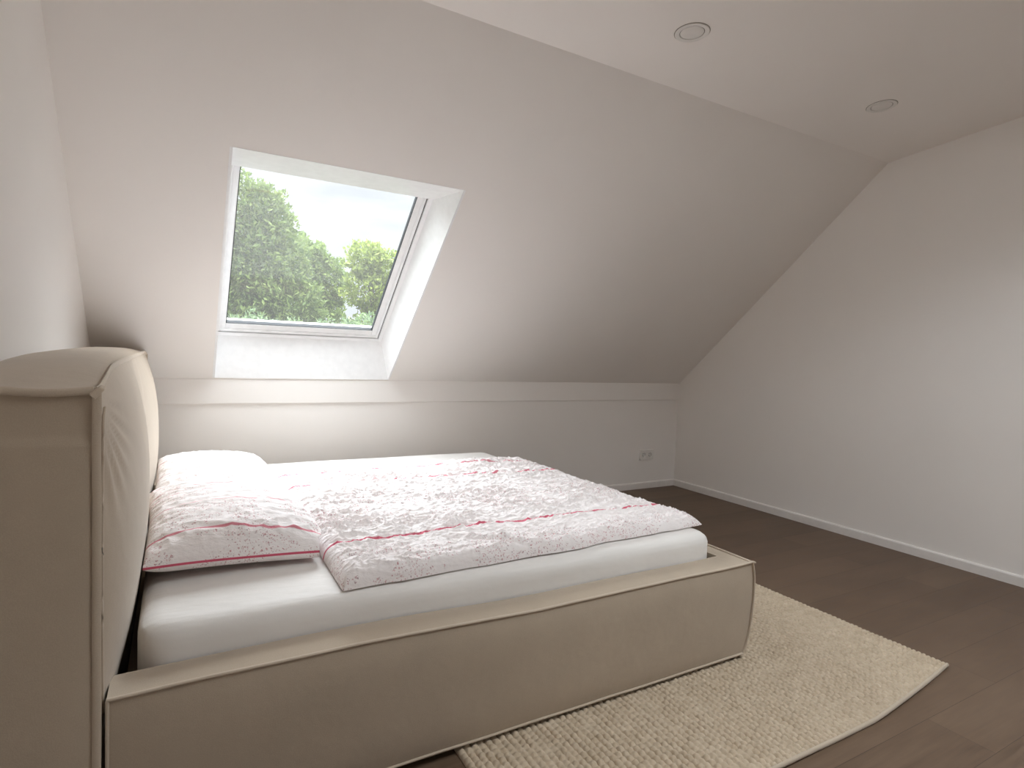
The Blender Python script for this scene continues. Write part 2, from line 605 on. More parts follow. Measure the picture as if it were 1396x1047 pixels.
def ring(x0, x1, s0, s1, wl, wr, wb, wt, d0, d1, mb=None):
    """rectangular ring on the slope plane with inner opening inset by the widths"""
    mb = mb or MB()
    ix0, ix1, is0, is1 = x0 + wl, x1 - wr, s0 + wb, s1 - wt
    for (a0, a1, b0, b1) in ((x0, ix0, s0, s1), (ix1, x1, s0, s1), (ix0, ix1, s0, is0), (ix0, ix1, is1, s1)):
        mb.hexa([sp(a0, b0, d0), sp(a1, b0, d0), sp(a1, b1, d0), sp(a0, b1, d0),
                 sp(a0, b0, d1), sp(a1, b0, d1), sp(a1, b1, d1), sp(a0, b1, d1)])
    return mb
# outer fixed frame, then the sash with a gap whose shade is a black ring, gasket and pane
OX0, OX1 = .158, 1.262
OS0, OS1 = FS0 - .035, FS1 + .135
bevel(ring(OX0, OX1, OS0, OS1, .05, .045, .062, .05, DEP, RT + .02).build('window_frame', WHITE, win, smooth=False), .002)
SX0, SX1 = OX0 + .056, OX1 - .052
SS0, SS1 = OS0 + .070, OS1 - .056
bevel(ring(OX0 + .03, OX1 - .03, OS0 + .03, OS1 - .03, .0262, .0222, .0402, .0262, DEP + .012, DEP + .05).build('sash_gap_shade', RUBBER_SHADE, win, smooth=False), .001)  # black ring set in the sash gap to draw its shade as a line
sash = empty('sash', tuple(np.array(sp((SX0 + SX1) / 2, (SS0 + SS1) / 2, DEP)) - np.array(win.location)), win)
st = MB()
ring(SX0, SX1, SS0, SS1, .018, .018, .022, .018, DEP + .002, DEP + .045, st)
bevel(st.build('sash_profile', WHITE, sash, smooth=False), .003, 2)
GX0, GX1 = SX0 + .046, SX1 - .050
GS0, GS1 = SS0 + .062, SS1 - .045
st = MB()
ring(SX0 + .016, SX1 - .016, SS0 + .020, SS1 - .016, GX0 - SX0 - .016, SX1 - GX1 - .016, GS0 - SS0 - .020, SS1 - GS1 - .016, DEP + .009, DEP + .040, st)
bevel(st.build('glazing_bead', WHITE, sash, smooth=False), .003, 2)
ring(GX0 - .002, GX1 + .002, GS0 - .002, GS1 + .002, .006, .006, .006, .006, DEP + .013, DEP + .037).build('gasket', RUBBER_SHADE, sash, smooth=False)
pane = MB()
pane.hexa([sp(GX0, GS0, DEP + .03), sp(GX1, GS0, DEP + .03), sp(GX1, GS1, DEP + .03), sp(GX0, GS1, DEP + .03),
           sp(GX0, GS0, DEP + .036), sp(GX1, GS0, DEP + .036), sp(GX1, GS1, DEP + .036), sp(GX0, GS1, DEP + .036)])
pane.build('glass_pane', GLASS, sash, smooth=False)

# ------------------------------------------------------------------ soft shapes
def wgt(t, p):
    return max(0.0, 1 - abs(2 * t - 1) ** p)

def puffy(name, lo, hi, bulge, n, mat, parent, deform=None, p=6, sharp=35):
    """upholstered block: six welded grids, each face swelling between its seams"""
    lo, hi = np.array(lo, float), np.array(hi, float)
    V, F, index = [], [], {}
    def vid(i, j, k):
        key = (i, j, k)
        if key not in index:
            t = np.array([i / n[0], j / n[1], k / n[2]])
            P = lo + (hi - lo) * t
            D = np.zeros(3)
            for ax, idx in ((0, i), (1, j), (2, k)):
                o = [a for a in range(3) if a != ax]
                wv = wgt(t[o[0]], p) * wgt(t[o[1]], p)
                if idx == 0:
                    D[ax] -= bulge.get('-' + 'xyz'[ax], 0) * wv
                if idx == n[ax]:
                    D[ax] += bulge.get('+' + 'xyz'[ax], 0) * wv
            Q = P + D
            if deform:
                Q = deform(Q, t, P)
            index[key] = len(V)
            V.append(Q)
        return index[key]
    def face(fn, a, b):
        for i in range(a):
            for j in range(b):
                F.append((vid(*fn(i, j)), vid(*fn(i + 1, j)), vid(*fn(i + 1, j + 1)), vid(*fn(i, j + 1))))
    face(lambda i, j: (i, j, 0), n[0], n[1]); face(lambda i, j: (i, j, n[2]), n[0], n[1])
    face(lambda i, j: (i, 0, j), n[0], n[2]); face(lambda i, j: (i, n[1], j), n[0], n[2])
    face(lambda i, j: (0, i, j), n[1], n[2]); face(lambda i, j: (n[0], i, j), n[1], n[2])
    return build(name, V, F, mat, parent, sharp=sharp)

def tube(name, pts, ra, mat, parent, rb=None, flat=(0, 0, 1), sides=10, closed=False):
    """tube along points; ra across 'flat' x tangent, rb along 'flat'"""
    rb = ra if rb is None else rb
    pts = [np.array(q, float) for q in pts]
    V, F = [], []
    m = len(pts)
    for i, q in enumerate(pts):
        t = pts[min(i + 1, m - 1)] - pts[max(i - 1, 0)]
        t /= np.linalg.norm(t) + 1e-9
        a = np.cross(t, np.array(flat, float)); a /= np.linalg.norm(a) + 1e-9
        b = np.cross(a, t)
        for s in range(sides):
            g = 2 * PI * s / sides
            V.append(q + a * math.cos(g) * ra + b * math.sin(g) * rb)
    for i in range(m - 1):
        for s in range(sides):
            a0 = i * sides + s; a1 = i * sides + (s + 1) % sides
            F.append((a0, a1, a1 + sides, a0 + sides))
    F.append(tuple(range(sides - 1, -1, -1)))
    F.append(tuple((m - 1) * sides + s for s in range(sides)))
    return build(name, V, F, mat, parent, sharp=60)

def wobble(a, b, n, amp, seed, up_only=None):
    a, b = np.array(a, float), np.array(b, float)
    out = []
    for i in range(n + 1):
        t = i / n
        q = a + (b - a) * t
        e = min(1, 8 * t, 8 * (1 - t))
        q = q + e * amp * np.array([0, noise2(np.array([t * 5 + seed]), np.array([seed * 1.7]))[0], noise2(np.array([t * 6 + seed * 3]), np.array([3.3]))[0]])
        out.append(q)
    return out

# ------------------------------------------------------------------ bed
BX0, BX1 = -.128, 2.000
BY0, BY1 = 1.518, 3.84
BZ = .402
RW = .112
bed = empty('upholstered_bed', ((BX0 + BX1) / 2, (BY0 + BY1) / 2, .012))
tag(bed, 'cream upholstered double bed with a tall padded headboard standing on the rug', 'bed')

def sag(x, fade=True):      # top seam of the near side dips and rises a little along its length
    return .008 * math.sin((x - BX0) * 2.1) - .012 * math.exp(-((x - 1.0) / .35) ** 2)

FW = .072
def foot_bow(t):
    return .021 * (1 - abs(2 * t - 1) ** 3.2) - .014 * (1 - t) ** 2
ZB = .021
def frame_ring():
    prof = [('o', t) for t in np.linspace(0, 1, 15)] + [('t', o) for o in np.linspace(0, 1, 7)[1:]] + [('i', t) for t in (.25, .6, 1.0)]
    rows = []
    def near_row(u, mirror):
        row = []
        e = 1 - u ** 6
        for k, t in prof:
            w = max(0, 1 - abs(2 * u - 1) ** 8)
            if k == 'o':
                x = BX0 + (BX1 - BX0) * u + foot_bow(t) * u ** 14
                y = BY0 + .012 * (1 - t) ** 2 - .014 * w * max(0, 1 - abs(2 * t - 1) ** 4)
                z = ZB + (BZ - ZB) * t + (sag(x) * e * max(0, (t - .3) / .7) if not mirror else 0)
            else:
                o = t if k == 't' else 1
                x = BX0 + (BX1 - o * FW - BX0) * u
                y = BY0 + o * RW
                z = BZ + (sag(x) * e if not mirror else 0) + .007 * math.sin(PI * o) * w
                if k == 'i':
                    z -= .12 * t
            row.append((x, BY0 + BY1 - y if mirror else y, z))
        return row
    for u in np.linspace(0, 1, 90):
        rows.append(near_row(u, False))
    for v in np.linspace(0, 1, 50)[1:-1]:
        row = []
        for k, t in prof:
            w = max(0, 1 - abs(2 * v - 1) ** 8)
            o = 0 if k == 'o' else (t if k == 't' else 1)
            y = BY0 + o * RW + (BY1 - BY0 - 2 * o * RW) * v
            if k == 'o':
                x = BX1 + foot_bow(t) + .006 * w * max(0, 1 - abs(2 * t - 1) ** 4)
                z = ZB + (BZ - ZB) * t
                edge = .012 * (1 - t) ** 2
                y += edge * (1 - 2 * v)
            else:
                x = BX1 - o * FW
                z = BZ + .005 * math.sin(PI * o) * w - (.12 * t if k == 'i' else 0)
            row.append((x, y, z))
        rows.append(row)
    for u in np.linspace(1, 0, 60):
        rows.append(near_row(u, True))
    m = len(prof)
    V = [q for r in rows for q in r]
    F = [(i * m + j, (i + 1) * m + j, (i + 1) * m + j + 1, i * m + j + 1) for i in range(len(rows) - 1) for j in range(m - 1)]
    F.append(tuple(range(m)))
    F.append(tuple((len(rows) - 1) * m + j for j in range(m - 1, -1, -1)))
    # underside, closed to the inside of the ring
    for i in range(len(rows) - 1):
        F.append((i * m, i * m + m - 1, (i + 1) * m + m - 1, (i + 1) * m))
    return build('bed_frame', V, F, FABRIC, bed, sharp=42, recalc=True)
near = far = foot = frame_ring()
base = MB().box(BX0 + .02, BX1 - FW - .012, BY0 + RW + .004, BY1 - RW - .004, .12, .30).build('bed_base', FABRIC, bed, smooth=False)

# welts along the seams
def top_pts(n=60):
    return [(BX0 + (BX1 - BX0) * i / n, BY0 - .001, BZ + sag(BX0 + (BX1 - BX0) * i / n) * fade(BX0 + (BX1 - BX0) * i / n) + .002 + .0025 * noise2(np.array([i * .21]), np.array([.4]))[0]) for i in range(n + 1)]
def fade(x):
    return 1 - ((x - BX0) / (BX1 - BX0)) ** 6
tube('welt', top_pts(), .0055, WELT, near, rb=.0042, flat=(0, 0, 1))
def foot_curve(n=24):
    out = []
    for i in range(n + 1):
        t = 1 - i / n
        z = ZB + .004 + (BZ - ZB - .004) * t
        xb = foot_bow(t)
        out.append((BX1 + xb, BY0 + .012 * (1 - t) ** 2 - .003, z))
    return out
tube('welt', foot_curve(), .0055, WELT, near, rb=.004, flat=(1, 0, 0))
tube('welt', [(BX0 + .002, BY0 + .012 * (1 - t) ** 2 - .002, .02 + (BZ - .02) * t) for t in np.linspace(0, 1, 14)], .005, WELT, near, rb=.004, flat=(1, 0, 0))
def bottom_pts(n=40):
    return [(BX0 + (BX1 - .012 - BX0) * i / n, BY0 + .009, .030 + .003 * noise2(np.array([i * .3]), np.array([7.4]))[0]) for i in range(n + 1)]
tube('welt', bottom_pts(), .006, WELT, near, rb=.004, flat=(0, 0, 1))
tube('welt', [(BX1 + .001, BY0 + (BY1 - BY0) * t, BZ + .002 + .002 * math.sin(9 * t)) for t in np.linspace(0, 1, 40)], .0055, WELT, foot, rb=.0042)
tube('welt', [(BX1 - .014, BY0 + .01 + (BY1 - BY0 - .02) * t, .030) for t in np.linspace(0, 1, 20)], .005, WELT, foot)
# inner seam where the rails meet the mattress pocket
tube('welt', [(BX0 + .03 + (BX1 - FW - BX0 - .03) * i / 40, BY0 + RW - .003, BZ - .002 + sag(BX0 + (BX1 - BX0) * i / 40) * fade(BX0 + (BX1 - BX0) * i / 40)) for i in range(41)], .004, WELT, near)
# pinched corner at the foot
tube('corner_tab', [(BX1 - .012, BY0 + .004, BZ + .001), (BX1 + .001, BY0 - .003, BZ + .004), (BX1 + .011, BY0 - .004, BZ + .001)], .007, WELT, near, rb=.004)

# headboard ------------------------------------------------------
HX_0, HX_1 = -.395, -.148
HY0, HY1 = 1.516, 3.872
def seam_z(y):
    d0, d1 = y - HY0, HY1 - y
    return 1.128 - .038 * math.exp(-(max(d0, 0) / .26) ** 2.4) - .012 * math.exp(-(max(d1, 0) / .12) ** 2) - .007 * math.exp(-max(d0, 0) / .9)
YM = 2.70
def cushion(y, z):
    """how far the front padding stands out from its seams"""
    if y < YM:
        t = (y - HY0) / (YM - HY0)
    else:
        t = (y - YM) / (HY1 - YM)
    a = max(0.0, 1 - abs(2 * t - 1) ** 3.2) ** .8
    # the crease between the two cushions is shallower than the outer seams
    if abs(y - YM) < .6:
        cr = .62 * (1 - .45 * math.exp(-((y - YM) / .05) ** 2))
        if (y < YM and t > .5) or (y >= YM and t < .5):
            a = max(a, cr)
    zt = seam_z(y)
    h = min(max((z - .27) / (zt - .27), 0), 1)
    b = max(0.0, 1 - abs(2 * h - 1) ** 2.6)
    if h < .5:
        b = max(0.0, 1 - (1 - 2 * h) ** 1.9)
    r_ = math.hypot(y - HY0, z - zt) + 1e-6
    ang = math.atan2(zt - z, y - HY0)
    pleat = .0030 * math.sin(ang * 30) * math.exp(-((r_ - .17) / .11) ** 2) * min(1, r_ / .06)
    return .076 * a * b ** .85 + pleat * min(1, a * 3) * min(1, b * 3)
def d_head(Q, t, P):
    Q = Q.copy()
    zt = seam_z(P[1])
    base_z = P[2] * zt / 1.08
    Q[2] = base_z + (Q[2] - P[2])
    if t[0] >= 1 - 1e-6:
        Q[0] += cushion(P[1], base_z)
    # near end: corner gathers in
    if t[2] > .9 and t[1] < .001:
        Q[1] += .004
    return Q
head = puffy('headboard', (HX_0, HY0, .014), (HX_1, HY1, 1.08), {'+z': .030, '-y': .010}, (12, 200, 100), FABRIC, bed, d_head, p=4, sharp=50)
head['label'] = 'tall padded headboard in two cushions'
def seam_tube(pts, **k):
    return tube('welt', pts, .0085, WELT, head, rb=.0045, **k)
seam_tube([(HX_0 + .01 + (HX_1 - HX_0 - .012) * t, HY0 - .003 - .004 * math.sin(PI * t), seam_z(HY0) + .002 + .003 * math.sin(7 * t)) for t in np.linspace(0, 1, 16)], flat=(0, 1, 0))
seam_tube([(HX_1 + .003 + .0018 * noise2(np.array([t * 7]), np.array([2.2]))[0], HY0 - .003, .02 + (seam_z(HY0) - .02) * t) for t in np.linspace(0, 1, 30)], flat=(0, 1, 0))
inner = []
for t in np.linspace(0, 1, 40):
    z_ = .36 + (seam_z(HY0) - .40) * t
    y_ = HY0
    while cushion(y_, z_) < .009 and y_ < HY0 + .08:
        y_ += .0008
    inner.append((HX_1 + cushion(y_, z_) + .002, y_ - .003, z_))
tube('welt', inner, .0035, WELT, head)
seam_tube([(HX_1 + .002, HY0 + (HY1 - HY0) * t, seam_z(HY0 + (HY1 - HY0) * t) + .003) for t in np.linspace(0, 1, 50)], flat=(1, 0, 0))
seam_tube([(HX_1 + .002, HY1 - .002, .02 + (seam_z(HY1) - .02) * t) for t in np.linspace(0, 1, 20)], flat=(0, 1, 0))
# gathered flange at the near top corner
z0 = seam_z(HY0)
cfold = MB()
P_ = [(-.160, HY0 - .010, z0 - .004), (-.148, HY0 - .014, z0 - .016), (-.130, HY0 - .008, z0 + .006), (-.140, HY0 - .006, z0 + .012)]
Q_ = [(x + .002, y + .02, z + .004) for x, y, z in P_]
cfold.hexa(P_ + Q_)
bevel(cfold.build('corner_tab', WELT, head, sharp=60), .003, 3)

# mattress -------------------------------------------------------
MX0, MX1, MY0, MY1, MZ0, MZ1 = -.080, 1.924, 1.636, 3.718, .303, .497
def mattress():
    n = (72, 72, 10)
    lo, hi = np.array((MX0, MY0, MZ0)), np.array((MX1, MY1, MZ1))
    r, rc = .045, .075
    def deform(Q, t, P):
        # round the plan corners then the top and bottom edges
        c = (lo + hi) / 2
        h = (hi - lo) / 2
        d = P - c
        # superelliptic rounding by projecting onto an inset box
        q = np.clip(d[:2], -(h[:2] - rc), h[:2] - rc)
        e = d[:2] - q
        ln = np.linalg.norm(e)
        if ln > 1e-9:
            m = max(abs(e[0]), abs(e[1]))
            e = e / ln * m
        xy = q + e
        z = d[2]
        # edge rounding between top and side
        edge = rc - np.linalg.norm(e) if ln > 1e-9 else rc
        top = h[2] - abs(z)
        if edge < r and top < r:
            a = np.array([r - edge, r - top])
            m = max(a); l2 = np.linalg.norm(a)
            a = a / l2 * m if l2 > 0 else a
            sgn = 1 if z > 0 else -1
            z = sgn * (h[2] - r + a[1])
            nrm = e / (np.linalg.norm(e) + 1e-9)
            xy = q + nrm * (rc - r + a[0])
        out = c + np.array([xy[0], xy[1], z])
        if t[2] > .99:
            out[2] += -.0035 + .004 * noise2(np.array([P[0] * 2.3]), np.array([P[1] * 2.3]))[0]
        else:
            out[1] += .002 - .003 * noise2(np.array([P[0] * 3.3 + P[2] * 4]), np.array([P[2] * 3]))[0]
        return out
    return puffy('mattress', lo, hi, {}, n, SHEET, None, deform, sharp=80)
def mattress_grid():
    o = mattress()
    return o
mat_o = mattress_grid()
tag(mat_o, 'thick mattress in a plain white fitted sheet lying in the bed frame', 'mattress')

# duvet ----------------------------------------------------------
DUV = bedding('floral_duvet_cotton',
              [(1.945, .95, .009), (2.800, .85, .009), (3.10, .75, .008)],
              [(1.68, .22, 2.2), (2.32, .30, 1.4), (2.95, .14, .9), (3.35, .2, .8)])
def duvet():
    nx, ny = 520, 560
    def spaced(n, length, r=.06):
        t = np.linspace(0, 1, n)
        return t + .06 * np.sin(2 * PI * t) * -.5
    u = spaced(nx, 1); v = spaced(ny, 1)
    U, V = np.meshgrid(u, v)
    c00, c10, c11, c01 = np.array((.425, 1.662)), np.array((1.950, 1.742)), np.array((1.958, 3.30)), np.array((.432, 3.21))
    XY = ((1 - U) * (1 - V))[..., None] * c00 + (U * (1 - V))[..., None] * c10 + (U * V)[..., None] * c11 + ((1 - U) * V)[..., None] * c01
    X, Y = XY[..., 0], XY[..., 1]
    wx, wy = 1.52, 1.56
    du = np.minimum(U, 1 - U) * wx
    dv = np.minimum(V, 1 - V) * wy
    # wavy outline
    Y = Y + .018 * noise2(X * 3.1, X * 0 + 5.5) * np.exp(-V * wy / .15) + .008 * noise2(X * 11, X * 0 + 1.5) * np.exp(-V * wy / .08)
    X = X + .010 * noise2(Y * 3.7, Y * 0 + 9.5) * np.exp(-U * wx / .12) + .012 * noise2(Y * 4.1, Y * 0 + 2.5) * np.exp(-(1 - U) * wx / .12)
    def prof(d, r):
        k = np.clip(d / r, 0, 1)
        return np.sqrt(1 - (1 - k) ** 2)
    T = .052 + .012 * noise2(X * 2.1, Y * 2.1)
    e = prof(du, .050) * prof(dv, .040)
    # the foot end lies flatter
    T = T * (1 - .45 * np.exp(-(1 - U) * wx / .30)) * (1 - .25 * np.exp(-(1 - V) * wy / .5))
    wX = X + .05 * noise2(X * 4, Y * 4 + 11); wY = Y + .05 * noise2(X * 4 + 31, Y * 4)
    wr = 1.15 * (.0075 * ridged(wX * 4.5, wY * 13) ** 1.4 + .0080 * ridged(wX * 7.5 + 7, wY * 27 + 3) ** 1.6 + .0050 * ridged(wX * 15 + 1, wY * 46 + 9) ** 1.5) + .0026 * ridged(wX * 60 + 4, wY * 80 + 2)
    diag = .0055 * ridged((wX + .8 * wY) * 9 + 17, (wY - .6 * wX) * 17 + 5) ** 1.5 + .0045 * ridged((wX - .9 * wY) * 10 + 3, (wY + .5 * wX) * 21 + 8) ** 1.6
    gat = .010 * ridged(X * 30 + .7 * noise2(X * 7, Y * 7), Y * 6 + 2) ** 1.3 * np.exp(-dv / .12) * (V < .5)
    gal = .007 * ridged(X * 5 + 3, Y * 34) * np.exp(-du / .10) * (U < .5)
    msk = .55 + .6 * np.clip(noise2(X * 3 + 40, Y * 3 + 2) + .4, 0, 1)
    wrink = (wr + diag) * msk + gat + gal
    # the long pull that runs to the notch in the near edge
    cx, cy = 1.06, 1.70
    lx = np.clip((cx - X) / .30, 0, 1)
    yc = cy + .20 * lx
    pull = -.018 * np.exp(-((Y - yc) / .016) ** 2) * ((X < cx + .01) & (X > cx - .30)) * (1 - lx * .7) + .012 * np.exp(-((Y - yc - .035) / .022) ** 2) * ((X < cx + .01) & (X > cx - .30)) * (1 - lx)
    notch = -.022 * np.exp(-((X - cx) / .018) ** 2 - ((Y - 1.69) / .06) ** 2)
    soften = np.clip(np.minimum(du, dv) / .05, .12, 1)
    Zt = MZ1 + .004 + T * e + (wrink - .008 + pull + notch) * soften * np.clip(e * 1.2, 0, 1)
    Zt = np.maximum(Zt, MZ1 + .006)
    # in-plane bulge of the edge so that the side is a rounded roll
    Vs = np.stack([X, Y, Zt], -1).reshape(-1, 3)
    idx = np.arange(nx * ny).reshape(ny, nx)
    F = np.stack([idx[:-1, :-1], idx[:-1, 1:], idx[1:, 1:], idx[1:, :-1]], -1).reshape(-1, 4).tolist()
    ringi = list(idx[0, :]) + list(idx[1:, -1]) + list(idx[-1, -2::-1]) + list(idx[-2:0:-1, 0])
    b = len(Vs)
    bot = np.array([[Vs[i][0], Vs[i][1], MZ1 + .002] for i in ringi])
    Vs = np.concatenate([Vs, bot])
    k = len(ringi)
    for i in range(k):
        F.append((ringi[i], ringi[(i + 1) % k], b + (i + 1) % k, b + i))
    F.append(tuple(b + i for i in range(k - 1, -1, -1)))
    return build('duvet', Vs, F, DUV, None, sharp=70)
dv = duvet()
tag(dv, 'crumpled floral white duvet with thin red stripes spread over the mattress', 'duvet')

# pillows --------------------------------------------------------
def pillow(name, c, half, T, rotz, tilt, mat, seed, sq=.42):
    n = 120
    t = np.linspace(-1, 1, n)
    t = np.sign(t) * (1 - (1 - np.abs(t)) ** 1.25)
    U, V = np.meshgrid(t, t)
    prof = np.clip((1 - np.abs(U) ** 2.4) * (1 - np.abs(V) ** 3.6), 0, 1) ** sq
    # edges draw in between the corners
    X = U * half[0] * (1 - .05 * (1 - V ** 2) * np.abs(U) ** 3)
    Y = V * half[1] * (1 - .05 * (1 - U ** 2) * np.abs(V) ** 3)
    wr = .006 * ridged(X * 7 + seed, Y * 17 + seed) + .004 * ridged(X * 19, Y * 26 + seed)
    cor = .010 * ridged((U + V) * 3.2 + seed, (U - V) * 1.4) * np.clip(np.maximum(np.abs(U), np.abs(V)) - .55, 0, 1) * 2
    edge = np.clip((1 - np.maximum(np.abs(U), np.abs(V))) * 7, 0, 1)
    top = T * .74 * prof + (wr + cor - .006) * edge
    botm = -T * .26 * np.clip((1 - np.abs(U) ** 8) * (1 - np.abs(V) ** 8), 0, 1) ** .5
    droop = -T * .12 * np.clip((U + 1) / 2, 0, 1) ** 2 * np.abs(V) ** 2
    top = top + droop
    botm = np.minimum(botm + droop, top - .0002 * (edge > 0))
    vt = np.stack([X, Y, top], -1).reshape(-1, 3)
    vb = np.stack([X, Y, botm], -1).reshape(-1, 3)
    idx = np.arange(n * n).reshape(n, n)
    F = np.stack([idx[:-1, :-1], idx[:-1, 1:], idx[1:, 1:], idx[1:, :-1]], -1).reshape(-1, 4)
    Fb = F[:, ::-1] + n * n
    V3 = np.concatenate([vt, vb])
    R = (Matrix.Rotation(rotz, 3, 'Z') @ Matrix.Rotation(tilt, 3, 'Y'))
    V3 = V3 @ np.array(R).T
    V3[:, 2] -= V3[:, 2].min()
    # a pillow settles flat on the mattress
    V3[:, 2] = np.where(V3[:, 2] < .012, V3[:, 2] * .3 + .0085, V3[:, 2])
    e = empty('tmp', c)
    W3 = V3 + np.array(c)
    for i_, q_ in enumerate(W3):      # pressed against the headboard, stopping at the duvet
        W3[i_, 0] = max(q_[0], HX_1 + cushion(q_[1], max(q_[2], .3)) + .004)
        if q_[2] < MZ1 + .075:
            W3[i_, 0] = min(W3[i_, 0], .408)
    V3 = W3 - np.array(c)
    o = build(name, V3 + np.array(c), np.concatenate([F, Fb]).tolist(), mat, None, sharp=75, weld=.0004)
    bpy.data.objects.remove(e)
    me = o.data
    me.transform(Matrix.Translation(-Vector(c)))
    o.location = c
    return o
PIL1 = bedding('floral_pillow_cotton', [(-.335, .8, .0055), (-.12, .5, .005), (.06, .3, .005), (.14, .4, .005), (.30, .4, .005)],
               [(-.38, .16, 2.5), (-.22, .14, 1.8), (.05, .2, .9), (.28, .18, .9)], front=(.046, .045, .0045, -.372))
PIL2 = bedding('floral_pillow_cotton_far', [(-.20, .35, .005), (.10, .35, .005)], [(-.3, .15, .8), (.2, .25, .7)])
p1 = pillow('pillow', (.172, 2.322, MZ1 + .002), (.268, .410), .160, math.radians(2), math.radians(1.5), PIL1, 3)
tag(p1, 'plump floral pillow with red stripes at the near side of the bed head', 'pillow', 'pillows at the headboard')
p2 = pillow('pillow', (.170, 3.150, MZ1 + .002), (.262, .395), .138, math.radians(2), math.radians(1), PIL2, 9)
tag(p2, 'pale floral pillow on the far side, half hidden behind the nearer pillow', 'pillow', 'pillows at the headboard')

# ------------------------------------------------------------------ rug
def rug():
    x0, x1, y0, y1 = .735, 2.722, 1.050, 2.62
    cell = .0230
    dx = cell / 6.0
    xs = np.arange(x0, x1, dx)
    ys = np.concatenate([np.arange(y0, 2.15, dx), np.arange(2.15, y1, dx * 4)])
    X, Y = np.meshgrid(xs, ys)
    jx = X + .0030 * noise2(X * 24, Y * 24) + .006 * noise2(X * 4, Y * 4)
    jy = Y + .0030 * noise2(X * 24 + 9, Y * 24) + .006 * noise2(X * 4 + 5, Y * 4)
    col = np.floor((jx - x0) / cell)
    fx = (jx - x0) / cell - col
    fy0 = (jy - y0) / (cell * .96) + .25 * (col % 2)
    fy = fy0 - np.floor(fy0)
    h = np.sqrt(np.clip(1 - .93 * np.abs(2 * fx - 1) ** 2.6, 0, 1)) * np.sqrt(np.clip(1 - .84 * np.abs(2 * fy - 1) ** 2.6, 0, 1))
    hv = np.sin(col * 12.9898 + np.floor(fy0) * 78.233) * 43758.5453
    hv = hv - np.floor(hv)
    Z = .0010 + .0170 * h * (.82 + .22 * hv)
    edge = np.clip(np.minimum(np.minimum(X - x0, x1 - X), Y - y0) / .012, 0, 1)
    Z = Z * (.55 + .45 * np.sqrt(edge))
    # the free corner runs out wider and the front edge bows
    Y2 = Y + .078 * np.clip((X - 2.05) / .67, 0, 1) ** 1.25 * np.clip(1 - (Y - y0) / .5, 0, 1)
    Z = Z + .002 * np.exp(-((X - x1) ** 2 + (Y - y0) ** 2) / .02)
    X2 = X + .004 * noise2(Y * 9, Y * 0 + 3) * (X > x1 - .03)
    ny, nx = X.shape
    Vt = np.stack([X2, Y2, Z], -1).reshape(-1, 3)
    idx = np.arange(nx * ny).reshape(ny, nx)
    F = np.stack([idx[:-1, :-1], idx[:-1, 1:], idx[1:, 1:], idx[1:, :-1]], -1).reshape(-1, 4).tolist()
    ringi = list(idx[0, :]) + list(idx[1:, -1]) + list(idx[-1, -2::-1]) + list(idx[-2:0:-1, 0])
    b = len(Vt)
    Vt = np.concatenate([Vt, np.array([[Vt[i][0], Vt[i][1], .001] for i in ringi])])
    k = len(ringi)
    for i in range(k):
        F.append((ringi[i], ringi[(i + 1) % k], b + (i + 1) % k, b + i))
    F.append(tuple(b + i for i in range(k - 1, -1, -1)))
    e = empty('rug', (x0 + (x1 - x0) / 2, y0 + (y1 - y0) / 2, 0))
    build('woven_field', Vt, F, rug_mat(), e, sharp=80)
    # sewn binding along the front edge
    pts = []
    for t in np.linspace(0, 1, 60):
        x = x0 + .004 + (x1 - x0 - .006) * t
        y = y0 + .078 * min(max((x - 2.05) / .67, 0), 1) ** 1.25 - .003
        pts.append((x, y, .0085 + .0015 * math.sin(x * 9)))
    tube('edge_binding', pts, .0065, WELT, e, rb=.0082, flat=(0, 0, 1), sides=10)
    return e
rg = rug()
tag(rg, 'chunky woven cream wool rug partly under the bed', 'rug')

# ------------------------------------------------------------------ double socket on the knee wall
sx, sz = 3.768, .311
so = empty('wall_socket', (sx, YK, sz))
tag(so, 'white double wall socket low on the knee wall near the corner', 'socket')
def plate_with_holes():
    W, Hh, r = .155, .092, .0235
    yf, yb = YK - .0155, YK
    V, F = [], []
    # front face as two square cells each with a round hole
    seg = 32
    for cx in (-.0365, .0365):
        x0, x1 = (-W / 2, 0) if cx < 0 else (0, W / 2)
        b = len(V)
        for i in range(seg):
            a = 2 * PI * i / seg + PI / 4
            V.append((sx + cx + r * math.cos(a), yf, sz + r * math.sin(a)))
        for i in range(seg):
            a = 2 * PI * i / seg + PI / 4
            c, s = math.cos(a), math.sin(a)
            k = 1 / max(abs(c), abs(s))
            px = cx + c * k * (x1 - x0) / 2 + ((x0 + x1) / 2 - cx)
            pz = s * k * Hh / 2
            V.append((sx + px, yf, sz + pz))
        for i in range(seg):
            j = (i + 1) % seg
            F.append((b + i, b + j, b + seg + j, b + seg + i))
    b = len(V)
    for (x, z) in ((-W / 2, -Hh / 2), (W / 2, -Hh / 2), (W / 2, Hh / 2), (-W / 2, Hh / 2)):
        V.append((sx + x, yf, sz + z)); V.append((sx + x * 1.012, yb, sz + z * 1.02))
    for i in range(4):
        j = (i + 1) % 4
        F.append((b + 2 * i, b + 2 * j, b + 2 * j + 1, b + 2 * i + 1))
    return build('cover_plate', V, F, PLASTIC, so, sharp=30, weld=.0003)
plate_with_holes()
